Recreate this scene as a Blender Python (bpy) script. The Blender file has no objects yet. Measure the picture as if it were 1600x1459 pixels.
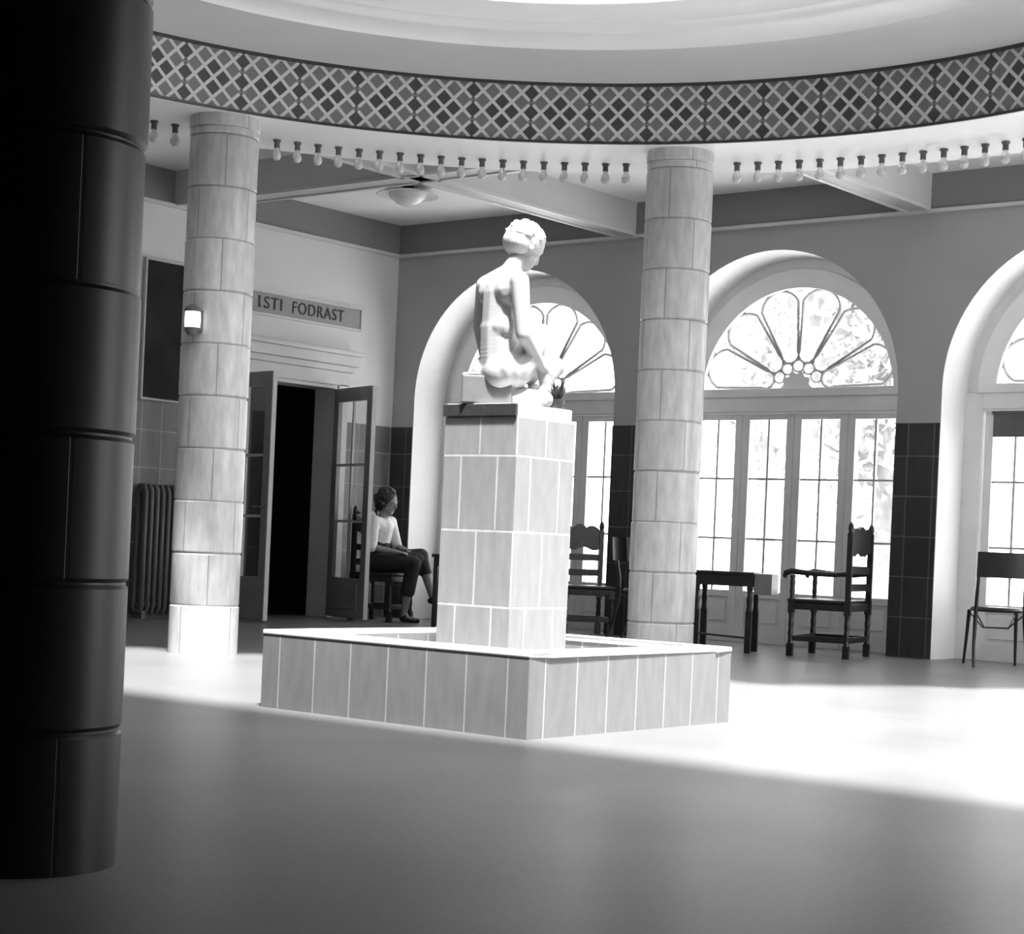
import bpy, bmesh, math, random
from mathutils import Vector, Matrix
random.seed(7)
sc = bpy.context.scene
PI = math.pi

# ------------------------------------------------------------------ camera
F, YH, ROLL, YAW, CAMH = 2881.5, 855.1, .0439, .6703, .762
cd = bpy.data.cameras.new('camera'); cam = bpy.data.objects.new('camera', cd)
sc.collection.objects.link(cam); sc.camera = cam
cd.sensor_fit = 'HORIZONTAL'; cd.sensor_width = 36.0
cd.lens = F / 1600 * 36.0
dx0, dy0 = 0.0, (YH - 729.5)                      # principal point below the frame centre
# image offset of the frame centre from the principal point, expressed along the rolled axes
ox, oy = 0.0, -dy0
u0 = ox * math.cos(ROLL) + oy * math.sin(ROLL); v0 = -ox * math.sin(ROLL) + oy * math.cos(ROLL)
cd.shift_x = u0 / 1600; cd.shift_y = -v0 / 1600
cd.clip_start = .05; cd.clip_end = 300
cam.location = (0, 0, CAMH)
cam.rotation_euler = (Matrix.Rotation(YAW, 3, 'Z') @ Matrix.Rotation(PI/2, 3, 'X') @ Matrix.Rotation(ROLL, 3, 'Z')).to_euler()

# ------------------------------------------------------------------ world, sun, exposure
w = bpy.data.worlds.new('sky'); sc.world = w; w.use_nodes = True
wn = w.node_tree; bg = wn.nodes['Background']; bg.inputs[0].default_value = (1, 1, 1, 1); bg.inputs[1].default_value = 4.6
sun = bpy.data.lights.new('sun', 'SUN'); sun.energy = 12; sun.angle = math.radians(5); sun.color = (1, 1, 1)
so = bpy.data.objects.new('sun', sun); sc.collection.objects.link(so)
EL = math.radians(66); SD = Vector((-.79 * math.cos(EL), .613 * math.cos(EL), -math.sin(EL)))
so.rotation_euler = SD.to_track_quat('-Z', 'Y').to_euler(); so.location = (6, -2, 12)
def portal(name, loc, size, direction):
    l = bpy.data.lights.new(name, 'AREA'); l.shape = 'RECTANGLE'; l.size, l.size_y = size
    l.cycles.is_portal = True
    o = bpy.data.objects.new(name, l); sc.collection.objects.link(o); o.location = loc
    o.rotation_euler = Vector(direction).to_track_quat('-Z', 'Z').to_euler(); return o
vs = sc.view_settings
sc.display_settings.display_device = 'sRGB'
vs.view_transform = 'Standard'; vs.look = 'None'; vs.gamma = 1; vs.use_curve_mapping = False
vs.exposure = 0.38

# ------------------------------------------------------------------ camera geometry helpers (pixel -> room point, used to read sizes)
ca, sa = math.cos(YAW), math.sin(YAW)
def ray(px, py):
    dx, dy = px - 800, py - YH
    u = (dx * math.cos(ROLL) + dy * math.sin(ROLL)) / F; v = -(-dx * math.sin(ROLL) + dy * math.cos(ROLL)) / F
    return Vector((ca*u - sa, sa*u + ca, v))
def onZ(px, py, Z):
    d = ray(px, py); return Vector((0, 0, CAMH)) + d * ((Z - CAMH) / d.z)
def atd(px, py, z): return Vector((0, 0, CAMH)) + ray(px, py) * z

# ------------------------------------------------------------------ materials
def grey(v): return (v, v, v, 1)
def new_mat(name):
    m = bpy.data.materials.new(name); m.use_nodes = True
    return m, m.node_tree.nodes, m.node_tree.links, m.node_tree.nodes['Principled BSDF']
def plain(name, v, rough=.6, noise=.12, scale=6., metal=0., spec=.5, bump=0., coat=0.):
    m, n, l, p = new_mat(name)
    p.inputs['Roughness'].default_value = rough; p.inputs['Metallic'].default_value = metal
    p.inputs['Specular IOR Level'].default_value = spec; p.inputs['Coat Weight'].default_value = coat
    tc = n.new('ShaderNodeTexCoord'); t = n.new('ShaderNodeTexNoise'); t.inputs['Scale'].default_value = scale
    t.inputs['Detail'].default_value = 6
    l.new(tc.outputs['Object'], t.inputs['Vector'])
    r = n.new('ShaderNodeMapRange'); r.inputs['From Min'].default_value = .25; r.inputs['From Max'].default_value = .75
    r.inputs['To Min'].default_value = v * (1 - noise); r.inputs['To Max'].default_value = min(1, v * (1 + noise))
    l.new(t.outputs['Fac'], r.inputs['Value'])
    c = n.new('ShaderNodeCombineColor')
    for k in range(3): l.new(r.outputs[0], c.inputs[k])
    l.new(c.outputs[0], p.inputs['Base Color'])
    if bump:
        b = n.new('ShaderNodeBump'); b.inputs['Strength'].default_value = bump; b.inputs['Distance'].default_value = .01
        l.new(t.outputs['Fac'], b.inputs['Height']); l.new(b.outputs[0], p.inputs['Normal'])
    return m
def tile(name, v1, v2, mortar, bw, bh, ms=.006, off=.5, rough=.35, streak=.15, u0=0., v0=0., bump=.25):
    m, n, l, p = new_mat(name)
    p.inputs['Roughness'].default_value = rough
    uv = n.new('ShaderNodeUVMap'); mp = n.new('ShaderNodeMapping'); mp.inputs['Location'].default_value = (u0, v0, 0)
    l.new(uv.outputs[0], mp.inputs[0])
    b = n.new('ShaderNodeTexBrick'); b.offset = off; b.inputs['Scale'].default_value = 1
    b.inputs['Brick Width'].default_value = bw; b.inputs['Row Height'].default_value = bh
    b.inputs['Mortar Size'].default_value = ms; b.inputs['Mortar Smooth'].default_value = .3
    b.inputs['Color1'].default_value = grey(v1); b.inputs['Color2'].default_value = grey(v2); b.inputs['Mortar'].default_value = grey(mortar)
    l.new(mp.outputs[0], b.inputs['Vector'])
    t = n.new('ShaderNodeTexNoise'); t.inputs['Scale'].default_value = 9; t.inputs['Detail'].default_value = 8
    mp2 = n.new('ShaderNodeMapping'); mp2.inputs['Scale'].default_value = (2.6, .6, 1); l.new(uv.outputs[0], mp2.inputs[0]); l.new(mp2.outputs[0], t.inputs['Vector'])
    r = n.new('ShaderNodeMapRange'); r.inputs['From Min'].default_value = .3; r.inputs['From Max'].default_value = .7
    r.inputs['To Min'].default_value = 1 - streak; r.inputs['To Max'].default_value = 1 + streak; l.new(t.outputs['Fac'], r.inputs['Value'])
    mx = n.new('ShaderNodeMix'); mx.data_type = 'RGBA'; mx.blend_type = 'MULTIPLY'; mx.inputs['Factor'].default_value = 1
    c = n.new('ShaderNodeCombineColor')
    for k in range(3): l.new(r.outputs[0], c.inputs[k])
    l.new(b.outputs['Color'], mx.inputs[6]); l.new(c.outputs[0], mx.inputs[7]); l.new(mx.outputs[2], p.inputs['Base Color'])
    iv = n.new('ShaderNodeMath'); iv.operation = 'SUBTRACT'; iv.inputs[0].default_value = 1; l.new(b.outputs['Fac'], iv.inputs[1])
    bp = n.new('ShaderNodeBump'); bp.inputs['Strength'].default_value = bump; bp.inputs['Distance'].default_value = .006
    l.new(iv.outputs[0], bp.inputs['Height']); l.new(bp.outputs[0], p.inputs['Normal'])
    return m
def glass_mat(name, gloss=.08, tint=.97):
    m, n, l, p = new_mat(name); n.remove(p); out = n['Material Output']
    t = n.new('ShaderNodeBsdfTransparent'); t.inputs[0].default_value = grey(tint)
    g = n.new('ShaderNodeBsdfGlossy'); g.inputs['Roughness'].default_value = .03; g.inputs['Color'].default_value = grey(.9)
    x = n.new('ShaderNodeMixShader')
    # fresnel-like weighting from the geometry of the pane
    lw = n.new('ShaderNodeLayerWeight'); lw.inputs['Blend'].default_value = .3
    pw = n.new('ShaderNodeMath'); pw.operation = 'MULTIPLY_ADD'; pw.inputs[1].default_value = gloss*2; pw.inputs[2].default_value = gloss*.4
    l.new(lw.outputs['Facing'], pw.inputs[0]); l.new(pw.outputs[0], x.inputs[0]); l.new(t.outputs[0], x.inputs[1]); l.new(g.outputs[0], x.inputs[2]); l.new(x.outputs[0], out.inputs[0])
    return m
M = {}
M['plaster_wall'] = plain('painted_plaster', .42, .7, .06, 2.)
M['plaster_left_lit'] = plain('wall_paint_lit_side', .68, .7, .05, 2.)  # wall paint lightened: the lit side's brightness is put into the colour
M['plaster_reveal'] = plain('lit_reveal_plaster', .85, .6, .03, 2.)  # brightness of the lit reveals put into a lighter plaster colour
M['plaster_band'] = plain('shade_toned_plaster', .22, .7, .06, 2.)  # wall colour darkened, shading of the upper band put into it
M['plaster_white'] = plain('white_plaster', .94, .6, .03, 2.)
M['plaster_cove'] = plain('grey_cove_plaster', .66, .6, .03, 2.)
M['ceiling'] = plain('white_ceiling_plaster', .93, .7, .03, 1.5)
M['ceil_dark'] = plain('shaded_side_plaster', .12, .8, .05, 1.5)
M['beam'] = plain('beam_paint', .55, .5, .05, 2.)
M['moulding'] = plain('moulding_paint', .62, .4, .04, 3.)
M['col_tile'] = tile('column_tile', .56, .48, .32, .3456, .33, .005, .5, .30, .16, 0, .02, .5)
M['col_tile_shaded'] = tile('shade_toned_column_tile', .012, .009, .006, .3456, .33, .005, .5, .4, .3, 0, .02, .3)  # column tile in shade: its darkness is put into the colour
M['pool_tile'] = tile('basin_tile', .235, .21, .42, .2161, .40, .005, 0, .35, .10, 0, .02)
M['ped_tile'] = tile('pedestal_tile', .29, .26, .48, .21, .335, .006, .5, .32, .10, 0, 0)
M['dado'] = tile('dark_dado_tile', .055, .045, .14, .23, .33, .006, 0, .30, .15, 0, 0)
M['dado_left'] = tile('grey_dado_tile', .17, .14, .34, .23, .33, .006, 0, .35, .12, 0, 0)
M['rim'] = plain('white_stone_rim', .8, .35, .05, 10.)
M['basin_in'] = plain('basin_floor', .5, .4, .1, 8.)
M['slab'] = plain('pale_stone_slab', .7, .4, .08, 14.)
M['dark_stone'] = plain('dark_stone', .045, .4, .3, 22.)
M['seat_stone'] = plain('grey_stone_block', .15, .7, .12, 18.)
M['marble'] = plain('white_marble', .42, .38, .04, 14.)
M['hair_stone'] = plain('tooled_marble', .55, .55, .06, 30., bump=.5)
M['wood'] = plain('dark_carved_wood', .018, .35, .4, 20.)
M['leather'] = plain('dark_leather', .02, .4, .3, 30.)
M['pale_wood'] = plain('pale_table_wood', .2, .4, .1, 20.)
M['door_paint'] = plain('door_paint', .30, .35, .08, 5.)
M['door_edge'] = plain('pale_door_edge', .6, .35, .05, 5.)
M['casing'] = plain('door_casing_paint', .62, .45, .05, 5.)
M['window_paint'] = plain('window_frame_paint', .78, .4, .05, 5.)
M['muntin'] = plain('muntin_metal', .5, .4, .05, 5.)
M['glass'] = glass_mat('clear_glass', .08)
M['door_glass'] = glass_mat('door_glass', .12, .95)
M['shade'] = plain('roller_shade_cloth', .12, .8, .1, 12.)
M['radiator'] = plain('radiator_enamel', .13, .35, .1, 9.)
M['canvas'] = plain('dark_painting', .012, .6, .9, 3.5, spec=.2)
M['frame_gilt'] = plain('pale_picture_frame', .5, .35, .1, 20.)
M['sign'] = plain('sign_board_paint', .3, .5, .05, 5.)
M['sign_text'] = plain('dark_sign_lettering', .03, .5, .1, 5.)
M['socket'] = plain('dark_bulb_socket', .10, .4, .1, 30.)
M['outside_ground'] = plain('garden_ground', .9, .9, .2, .8)
M['foliage'] = plain('sunlit_foliage', .27, .8, .25, 3.)
M['bark'] = plain('tree_bark', .2, .9, .25, 10.)
M['black'] = plain('unlit_room_black', .03, .8, .1, 2.)  # darkness put into the colour of the back room and near side
M['skin'] = plain('skin', .25, .5, .05, 20.)
M['hair'] = plain('dark_curly_hair', .02, .6, .4, 90., bump=.8)
M['blouse'] = plain('light_blouse', .72, .8, .15, 25.)
M['dress'] = plain('dark_dress', .025, .8, .3, 20.)
M['shoe'] = plain('dark_shoe', .02, .4, .1, 20.)
M['succulent'] = plain('dark_leaf', .03, .6, .3, 30.)
M['pot'] = plain('pale_glazed_pot', .6, .3, .1, 20.)
m, n, l, p = new_mat('frosted_bulb_glass'); p.inputs['Base Color'].default_value = grey(.75); p.inputs['Roughness'].default_value = .15
p.inputs['Transmission Weight'].default_value = .35; M['bulb'] = m
m, n, l, p = new_mat('lit_opal_glass'); p.inputs['Base Color'].default_value = grey(.85); p.inputs['Emission Color'].default_value = grey(1)
p.inputs['Emission Strength'].default_value = 1.2; M['opal'] = m
m, n, l, p = new_mat('opal_bowl_glass'); p.inputs['Base Color'].default_value = grey(.85); p.inputs['Roughness'].default_value = .2; M['bowl'] = m

# polished floor of square slabs
m, n, l, p = new_mat('polished_floor'); M['floor'] = m
tc = n.new('ShaderNodeTexCoord'); t1 = n.new('ShaderNodeTexNoise'); t1.inputs['Scale'].default_value = 1.3; t1.inputs['Detail'].default_value = 5
t2 = n.new('ShaderNodeTexNoise'); t2.inputs['Scale'].default_value = 60; t2.inputs['Detail'].default_value = 3
l.new(tc.outputs['Object'], t1.inputs[0]); l.new(tc.outputs['Object'], t2.inputs[0])
ad = n.new('ShaderNodeMath'); ad.operation = 'ADD'; l.new(t1.outputs['Fac'], ad.inputs[0]); l.new(t2.outputs['Fac'], ad.inputs[1])
r = n.new('ShaderNodeMapRange'); r.inputs['From Min'].default_value = .7; r.inputs['From Max'].default_value = 1.3
r.inputs['To Min'].default_value = .15; r.inputs['To Max'].default_value = .20; l.new(ad.outputs[0], r.inputs['Value'])
c = n.new('ShaderNodeCombineColor')
for k in range(3): l.new(r.outputs[0], c.inputs[k])
l.new(c.outputs[0], p.inputs['Base Color']); p.inputs['Roughness'].default_value = .34; p.inputs['Specular IOR Level'].default_value = .08

# painted lattice frieze (u in metres along the ring, v in metres up)
m, n, l, p = new_mat('lattice_frieze'); M['frieze'] = m; p.inputs['Roughness'].default_value = .5
uv = n.new('ShaderNodeUVMap'); sp = n.new('ShaderNodeSeparateXYZ'); l.new(uv.outputs[0], sp.inputs[0])
def math_node(op, a, b=None, c=None):
    q = n.new('ShaderNodeMath'); q.operation = op
    for i, x in enumerate((a, b, c)):
        if x is None: continue
        if isinstance(x, (int, float)): q.inputs[i].default_value = x
        else: l.new(x, q.inputs[i])
    return q.outputs[0]
CW, CH = .1264, .1264
U = math_node('DIVIDE', sp.outputs[0], CW); V = math_node('DIVIDE', sp.outputs[1], CH)
P_ = math_node('ADD', U, V); Q_ = math_node('SUBTRACT', U, V)
fp = math_node('ABSOLUTE', math_node('SUBTRACT', math_node('FRACT', P_), .5)); fq = math_node('ABSOLUTE', math_node('SUBTRACT', math_node('FRACT', Q_), .5))
line = math_node('GREATER_THAN', math_node('MAXIMUM', fp, fq), .385)                    # light diagonal straps
# dark links between diamonds of a cluster
fu = math_node('ABSOLUTE', math_node('SUBTRACT', math_node('FRACT', math_node('MULTIPLY', U, 1.)), .5))
ip = math_node('FLOOR', P_); iq = math_node('FLOOR', Q_)
A_ = math_node('MODULO', math_node('ADD', math_node('ADD', ip, iq), 600.), 6.)
B_ = math_node('MODULO', math_node('ADD', math_node('SUBTRACT', ip, iq), 600.), 6.)
key1 = math_node('LESS_THAN', math_node('ABSOLUTE', math_node('SUBTRACT', A_, 1.)), .6)
key2 = math_node('LESS_THAN', math_node('ABSOLUTE', math_node('SUBTRACT', A_, 4.)), .6)
Vc = math_node('ABSOLUTE', math_node('SUBTRACT', math_node('MULTIPLY', math_node('SUBTRACT', ip, iq), .5), 1.5))
k4 = math_node('MULTIPLY', math_node('LESS_THAN', math_node('ABSOLUTE', math_node('SUBTRACT', A_, 4.)), .3), math_node('LESS_THAN', Vc, .7))
k35 = math_node('MULTIPLY', math_node('LESS_THAN', math_node('ABSOLUTE', math_node('SUBTRACT', A_, 4.)), 1.3), math_node('LESS_THAN', Vc, .3))
cl = math_node('MAXIMUM', key1, math_node('MAXIMUM', k4, k35))
dk = math_node('SUBTRACT', .20, math_node('MULTIPLY', cl, .13))
colm = math_node('LESS_THAN', math_node('ABSOLUTE', math_node('SUBTRACT', math_node('FRACT', math_node('ADD', math_node('DIVIDE', math_node('SUBTRACT', U, 1.), 3.), .5)), .5)), .05)
cr = math_node('MULTIPLY', math_node('GREATER_THAN', math_node('MINIMUM', fp, fq), .30), colm)
lineval = math_node('MULTIPLY', line, math_node('SUBTRACT', 1., math_node('MULTIPLY', cr, .9)))
mixv = n.new('ShaderNodeMix'); l.new(lineval, mixv.inputs['Factor']); l.new(dk, mixv.inputs[2]); mixv.inputs[3].default_value = .68
c = n.new('ShaderNodeCombineColor')
for k in range(3): l.new(mixv.outputs[0], c.inputs[k])
l.new(c.outputs[0], p.inputs['Base Color'])

# ------------------------------------------------------------------ mesh builder
class MB:
    def __init__(s): s.v = []; s.f = []; s.uv = []; s.mi = []
    def quad(s, pts, uvs=None, mi=0):
        b = len(s.v); s.v += [tuple(q) for q in pts]; s.f.append(tuple(range(b, b + len(pts))))
        if uvs is None:
            P0 = [Vector(q) for q in pts]; nn = (P0[1] - P0[0]).cross(P0[2] - P0[0])
            if nn.length < 1e-12 and len(P0) > 3: nn = (P0[2] - P0[0]).cross(P0[3] - P0[0])
            ax = max(range(3), key=lambda i: abs(nn[i]))
            uvs = [((q[1], q[2]) if ax == 0 else (q[0], q[2]) if ax == 1 else (q[0], q[1])) for q in P0]
        s.uv += uvs; s.mi.append(mi)
    def box(s, a, b, mi=0, T=None):
        x0, y0, z0 = a; x1, y1, z1 = b
        c = [(x0,y0,z0),(x1,y0,z0),(x1,y1,z0),(x0,y1,z0),(x0,y0,z1),(x1,y0,z1),(x1,y1,z1),(x0,y1,z1)]
        for f in ((3,2,1,0),(4,5,6,7),(0,1,5,4),(2,3,7,6),(1,2,6,5),(3,0,4,7)):
            pts = [Vector(c[i]) for i in f]; nn = (pts[1]-pts[0]).cross(pts[2]-pts[0]); ax = max(range(3), key=lambda i: abs(nn[i]))
            uvs = [((q[1], q[2]) if ax == 0 else (q[0], q[2]) if ax == 1 else (q[0], q[1])) for q in pts]
            s.quad([T @ q for q in pts] if T else pts, uvs, mi)
        return s
    def tube(s, pts, r, n=8, caps=True, mi=0, closed=False):
        pts = [Vector(q) for q in pts]; N = len(pts); rs = r if isinstance(r, (list, tuple)) else [r] * N
        rings = []; up = None
        for i in range(N):
            if closed: d = pts[(i+1) % N] - pts[(i-1) % N]
            else: d = pts[min(i+1, N-1)] - pts[max(i-1, 0)]
            d.normalize()
            if up is None: up = d.orthogonal().normalized()
            up = (up - d * up.dot(d)); up = up.normalized() if up.length > 1e-6 else d.orthogonal().normalized()
            sd = d.cross(up)
            rings.append([pts[i] + (up * math.cos(2*PI*k/n) + sd * math.sin(2*PI*k/n)) * rs[i] for k in range(n)])
        for i in range(N if closed else N - 1):
            A, B = rings[i], rings[(i+1) % N]
            for k in range(n): s.quad([A[k], A[(k+1) % n], B[(k+1) % n], B[k]], None, mi)
        if caps and not closed: s.quad(rings[0][::-1], None, mi); s.quad(rings[-1], None, mi)
        return s
    def lathe(s, prof, c=(0,0,0), n=48, a0=0., a1=2*PI, ur=None, mi=0, vz=True, T=None):
        c = Vector(c); lens = [0]
        for i in range(1, len(prof)): lens.append(lens[-1] + math.hypot(prof[i][0]-prof[i-1][0], prof[i][1]-prof[i-1][1]))
        R = ur or max(q[0] for q in prof)
        for k in range(n):
            t0 = a0 + (a1-a0)*k/n; t1 = a0 + (a1-a0)*(k+1)/n
            for i in range(len(prof)-1):
                (r0, z0), (r1, z1) = prof[i], prof[i+1]
                q = [Vector((r0*math.cos(t0), r0*math.sin(t0), z0)), Vector((r0*math.cos(t1), r0*math.sin(t1), z0)),
                     Vector((r1*math.cos(t1), r1*math.sin(t1), z1)), Vector((r1*math.cos(t0), r1*math.sin(t0), z1))]
                va, vb = (z0, z1) if vz else (lens[i], lens[i+1])
                uvs = [(t0*R, va), (t1*R, va), (t1*R, vb), (t0*R, vb)]
                if r0 < 1e-6: q = q[1:]; uvs = uvs[1:]
                elif r1 < 1e-6: q = q[:3]; uvs = uvs[:3]
                q = [(T @ x if T else x) + c for x in q]
                s.quad(q, uvs, mi)
        return s
    def build(s, name, mats, parent=None, smooth=None, bevel=0, loc=None):
        me = bpy.data.meshes.new(name); me.from_pydata(s.v, [], s.f)
        ul = me.uv_layers.new(name='UVMap')
        for i, q in enumerate(s.uv): ul.data[i].uv = q
        for i, q in enumerate(s.mi): me.polygons[i].material_index = q
        for m_ in (mats if isinstance(mats, (list, tuple)) else [mats]): me.materials.append(m_)
        bm = bmesh.new(); bm.from_mesh(me); bmesh.ops.remove_doubles(bm, verts=bm.verts, dist=1e-5)
        bmesh.ops.dissolve_degenerate(bm, edges=bm.edges, dist=1e-6)
        bmesh.ops.recalc_face_normals(bm, faces=bm.faces)
        if loc is not None: bmesh.ops.translate(bm, verts=bm.verts, vec=-Vector(loc))
        bm.to_mesh(me); bm.free()
        o = bpy.data.objects.new(name, me); sc.collection.objects.link(o)
        if loc is not None: o.location = loc
        if smooth is not None:
            for q in me.polygons: q.use_smooth = True
            me.set_sharp_from_angle(angle=math.radians(smooth))
        if bevel:
            b = o.modifiers.new('bevel', 'BEVEL'); b.width = bevel; b.segments = 2; b.limit_method = 'ANGLE'
        if parent: o.parent = parent
        return o
def struct(o): o['kind'] = 'structure'; return o
def tag(o, label, cat, group=None):
    o['label'] = label; o['category'] = cat
    if group: o['group'] = group
    return o
def thing(name, label, cat, loc=(0,0,0), rz=0., group=None):
    o = bpy.data.objects.new(name, None); sc.collection.objects.link(o); o.location = loc; o.rotation_euler = (0, 0, rz)
    o.empty_display_size = .1
    return tag(o, label, cat, group)

# ------------------------------------------------------------------ room dimensions
CX, CY = -5.242, 6.536                      # centre of the rotunda and of the basin
YB, XL, ZC, ZM, ZD = 13.83, -12.63, 3.955, 3.66, 1.92
XR, YF = 3.0, -2.0
WT = .62                                    # depth of the window reveals
ARCH = [(-11.11, 1), (-8.25, 2), (-5.395, 3), (-2.54, 4)]
AR, SPR = 1.23, 2.20

struct(MB().box((XL-4, YF-.2, -.1), (XR+.2, YB+WT+.02, 0)).build('floor', M['floor']))
# the back wall with its four arched openings
b = MB(); top = ZC + .12
def wallpiece(x0, x1, z0=0, z1=None):
    z1 = SPR; k0 = len(b.mi); b.box((x0, YB, z0), (x1, YB+WT, z1)); b.mi[k0+4] = 1; b.mi[k0+5] = 1      # the two jamb faces carry the brightened reveal colour
    b.box((x0, YB, z1), (x1, YB+WT, top))
edges = [XL]
for cx, _ in ARCH:
    wallpiece(edges[-1], cx-AR); edges.append(cx+AR)
wallpiece(edges[-1], XR)
NS = 40
for cx, _ in ARCH:
    pts = [(cx - AR*math.cos(PI*k/NS), SPR + AR*math.sin(PI*k/NS)) for k in range(NS+1)]
    for (xa, za), (xb, zb) in zip(pts, pts[1:]):
        b.quad([(xa, YB, za), (xb, YB, zb), (xb, YB, top), (xa, YB, top)])
        b.quad([(xa, YB+WT, za), (xa, YB+WT, top), (xb, YB+WT, top), (xb, YB+WT, zb)])
        b.quad([(xa, YB, za), (xa, YB+WT, za), (xb, YB+WT, zb), (xb, YB, zb)], None, 1)
    b.quad([(cx-AR, YB, top), (cx+AR, YB, top), (cx+AR, YB+WT, top), (cx-AR, YB+WT, top)])
struct(b.build('wall_back', [M['plaster_wall'], M['plaster_reveal']]))
# dado on the piers of the back wall
b = MB()
for x0, x1 in ((XL, -12.34), (-9.88, -9.48), (-7.02, -6.625), (-4.165, -3.77)):
    b.box((x0, YB-.012, 0), (x1, YB, ZD))
struct(b.build('trim_1', M['dado']))
# left wall with doorway
DY0, DY1, DH = 12.22, 13.0, 2.26
DY0 = 11.35
b = MB(); b.box((XL-.25, YF, 0), (XL, DY0, top)); b.box((XL-.25, DY1, 0), (XL, YB+WT, top)); b.box((XL-.25, DY0, DH), (XL, DY1, top))
struct(b.build('wall_left', M['plaster_left_lit']))
b = MB(); b.box((XL, YF, 0), (XL+.012, DY0-.14, ZD)); b.box((XL, DY1+.14, 0), (XL+.012, YB-.012, ZD))
struct(b.build('trim_2', M['dado_left']))
# unlit room beyond the doorway
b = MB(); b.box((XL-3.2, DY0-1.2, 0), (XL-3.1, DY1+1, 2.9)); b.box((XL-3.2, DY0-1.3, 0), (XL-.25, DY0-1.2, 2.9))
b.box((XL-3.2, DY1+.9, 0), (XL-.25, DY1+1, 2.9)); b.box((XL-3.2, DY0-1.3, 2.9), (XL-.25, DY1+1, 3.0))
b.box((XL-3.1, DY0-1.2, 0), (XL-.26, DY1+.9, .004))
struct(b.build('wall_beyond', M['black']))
# front wall behind the camera and right wall with unseen openings added for side light
struct(MB().box((XL, YF-.2, 0), (XR, YF, top)).build('wall_front', M['black']))
b = MB()
ROP = [(8.6, 10.9), (11.3, 13.3)]
ys = YF
for y0, y1 in ROP: b.box((XR, ys, 0), (XR+.2, y0, top)); b.box((XR, y0, 0), (XR+.2, y1, .12)); b.box((XR, y0, 3.5), (XR+.2, y1, top)); ys = y1
b.box((XR, ys, 0), (XR+.2, YB+WT, top)); struct(b.build('wall_right', M['plaster_wall']))
for i, (y0, y1) in enumerate(ROP): portal('added_side_daylight', (XR+.1, (y0+y1)/2, 1.81), (y1-y0, 3.38), (-1, 0, 0))
for cx, k in ARCH: portal('daylight_back', (cx, YB+WT+.02, 1.75), (2*AR, 3.5), (0, -1, 0))

# ------------------------------------------------------------------ ceiling of the ambulatory: slab with an added opening shaped for the sun
RO, RI = 4.6, 3.62                          # outer and inner radius of the ring soffit
AZ0, AZ1 = math.radians(66), math.radians(200)
def P2(r, a_): return (CX + r*math.cos(a_), CY + r*math.sin(a_))
YN, XWR = 4.58, .3                          # near and right edges of the added light well
# ambulatory ceiling: strips from the ring outwards
b = MB(); NA = 60
ringpts = [P2(RO-.05, AZ0 + (AZ1-AZ0)*k/NA) for k in range(NA+1)]
def outer(x, y):
    dx, dy = x-CX, y-CY; t = min([q for q in (((YB+WT)-CY)/dy if dy > 1e-6 else 99, ((XL-.2)-CX)/dx if dx < -1e-6 else 99)])
    return (CX+dx*t, CY+dy*t)
outpts = [outer(*q) for q in ringpts]
corner = (XL-.2, YB+WT)
for i in range(NA):
    a_, b_, c_, d_ = ringpts[i], ringpts[i+1], outpts[i+1], outpts[i]
    poly = [a_, b_, c_]
    if abs(d_[1]-(YB+WT)) < 1e-6 and abs(c_[0]-(XL-.2)) < 1e-6: poly.append(corner)
    poly.append(d_)
    b.quad([(x, y, ZC) for x, y in poly]); b.quad([(x, y, ZC+.2) for x, y in poly][::-1])
# right part of the ceiling beyond the well, and the near and left parts
def slab(poly, z0=ZC, z1=ZC+.2, mb=None):
    mb = mb or b
    mb.quad([(x, y, z0) for x, y in poly]); mb.quad([(x, y, z1) for x, y in poly][::-1])
    for i in range(len(poly)):
        (xa, ya), (xb, yb) = poly[i], poly[(i+1) % len(poly)]; mb.quad([(xa, ya, z0), (xb, yb, z0), (xb, yb, z1), (xa, ya, z1)])
rs = ringpts[0]; ro = outpts[0]
slab([rs, ro, (XR+.2, YB+WT), (XR+.2, 10.9)])
slab([(XWR, 10.9), (XR+.2, 10.9), (XR+.2, YN), (XWR, YN)])
rl = ringpts[-1]; rlo = outpts[-1]
slab([rlo, rl, (rl[0], YN), (XL-.2, YN)])
struct(b.build('ceiling', M['ceiling']))
b = MB(); slab([(XL-.2, YF-.2), (XR+.2, YF-.2), (XR+.2, YN), (XL-.2, YN)], 3.45, 4.15); b.box((XL-.2, YN-.12, 2.95), (XR, YN, 3.45))  # hanging fascia is added out of view to cut sky light
struct(b.build('ceiling_near', M['black']))

# added unseen storey: walls and roof hold back sky light, opening passes the sun
b = MB(); zr = 8.0; ux0, ux1, uy0, uy1 = XL+1.5, 4.6, 1.6, 12.6
b.box((ux0-.2, uy0-.2, ZC+.2), (ux0, uy1+.2, zr)); b.box((ux1, uy0-.2, ZC+.2), (ux1+.2, uy1+.2, zr)); b.box((ux0, uy0-.2, ZC+.2), (ux1, uy0, zr)); b.box((ux0, uy1, ZC+.2), (ux1, uy1+.2, zr))
hx0, hx1, hy0, hy1 = -6.7, 2.0, 2.2, 9.4
slab([(ux0-.2, uy0-.2), (ux1+.2, uy0-.2), (ux1+.2, hy0), (ux0-.2, hy0)], zr, zr+.2); slab([(ux0-.2, hy1), (ux1+.2, hy1), (ux1+.2, uy1+.2), (ux0-.2, uy1+.2)], zr, zr+.2)
slab([(ux0-.2, hy0), (hx0, hy0), (hx0, hy1), (ux0-.2, hy1)], zr, zr+.2); slab([(hx1, hy0), (ux1+.2, hy0), (ux1+.2, hy1), (hx1, hy1)], zr, zr+.2)
slab([(XR+.2, uy0-.2), (ux1+.2, uy0-.2), (ux1+.2, uy1+.2), (XR+.2, uy1+.2)], ZC, ZC+.2)
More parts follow.
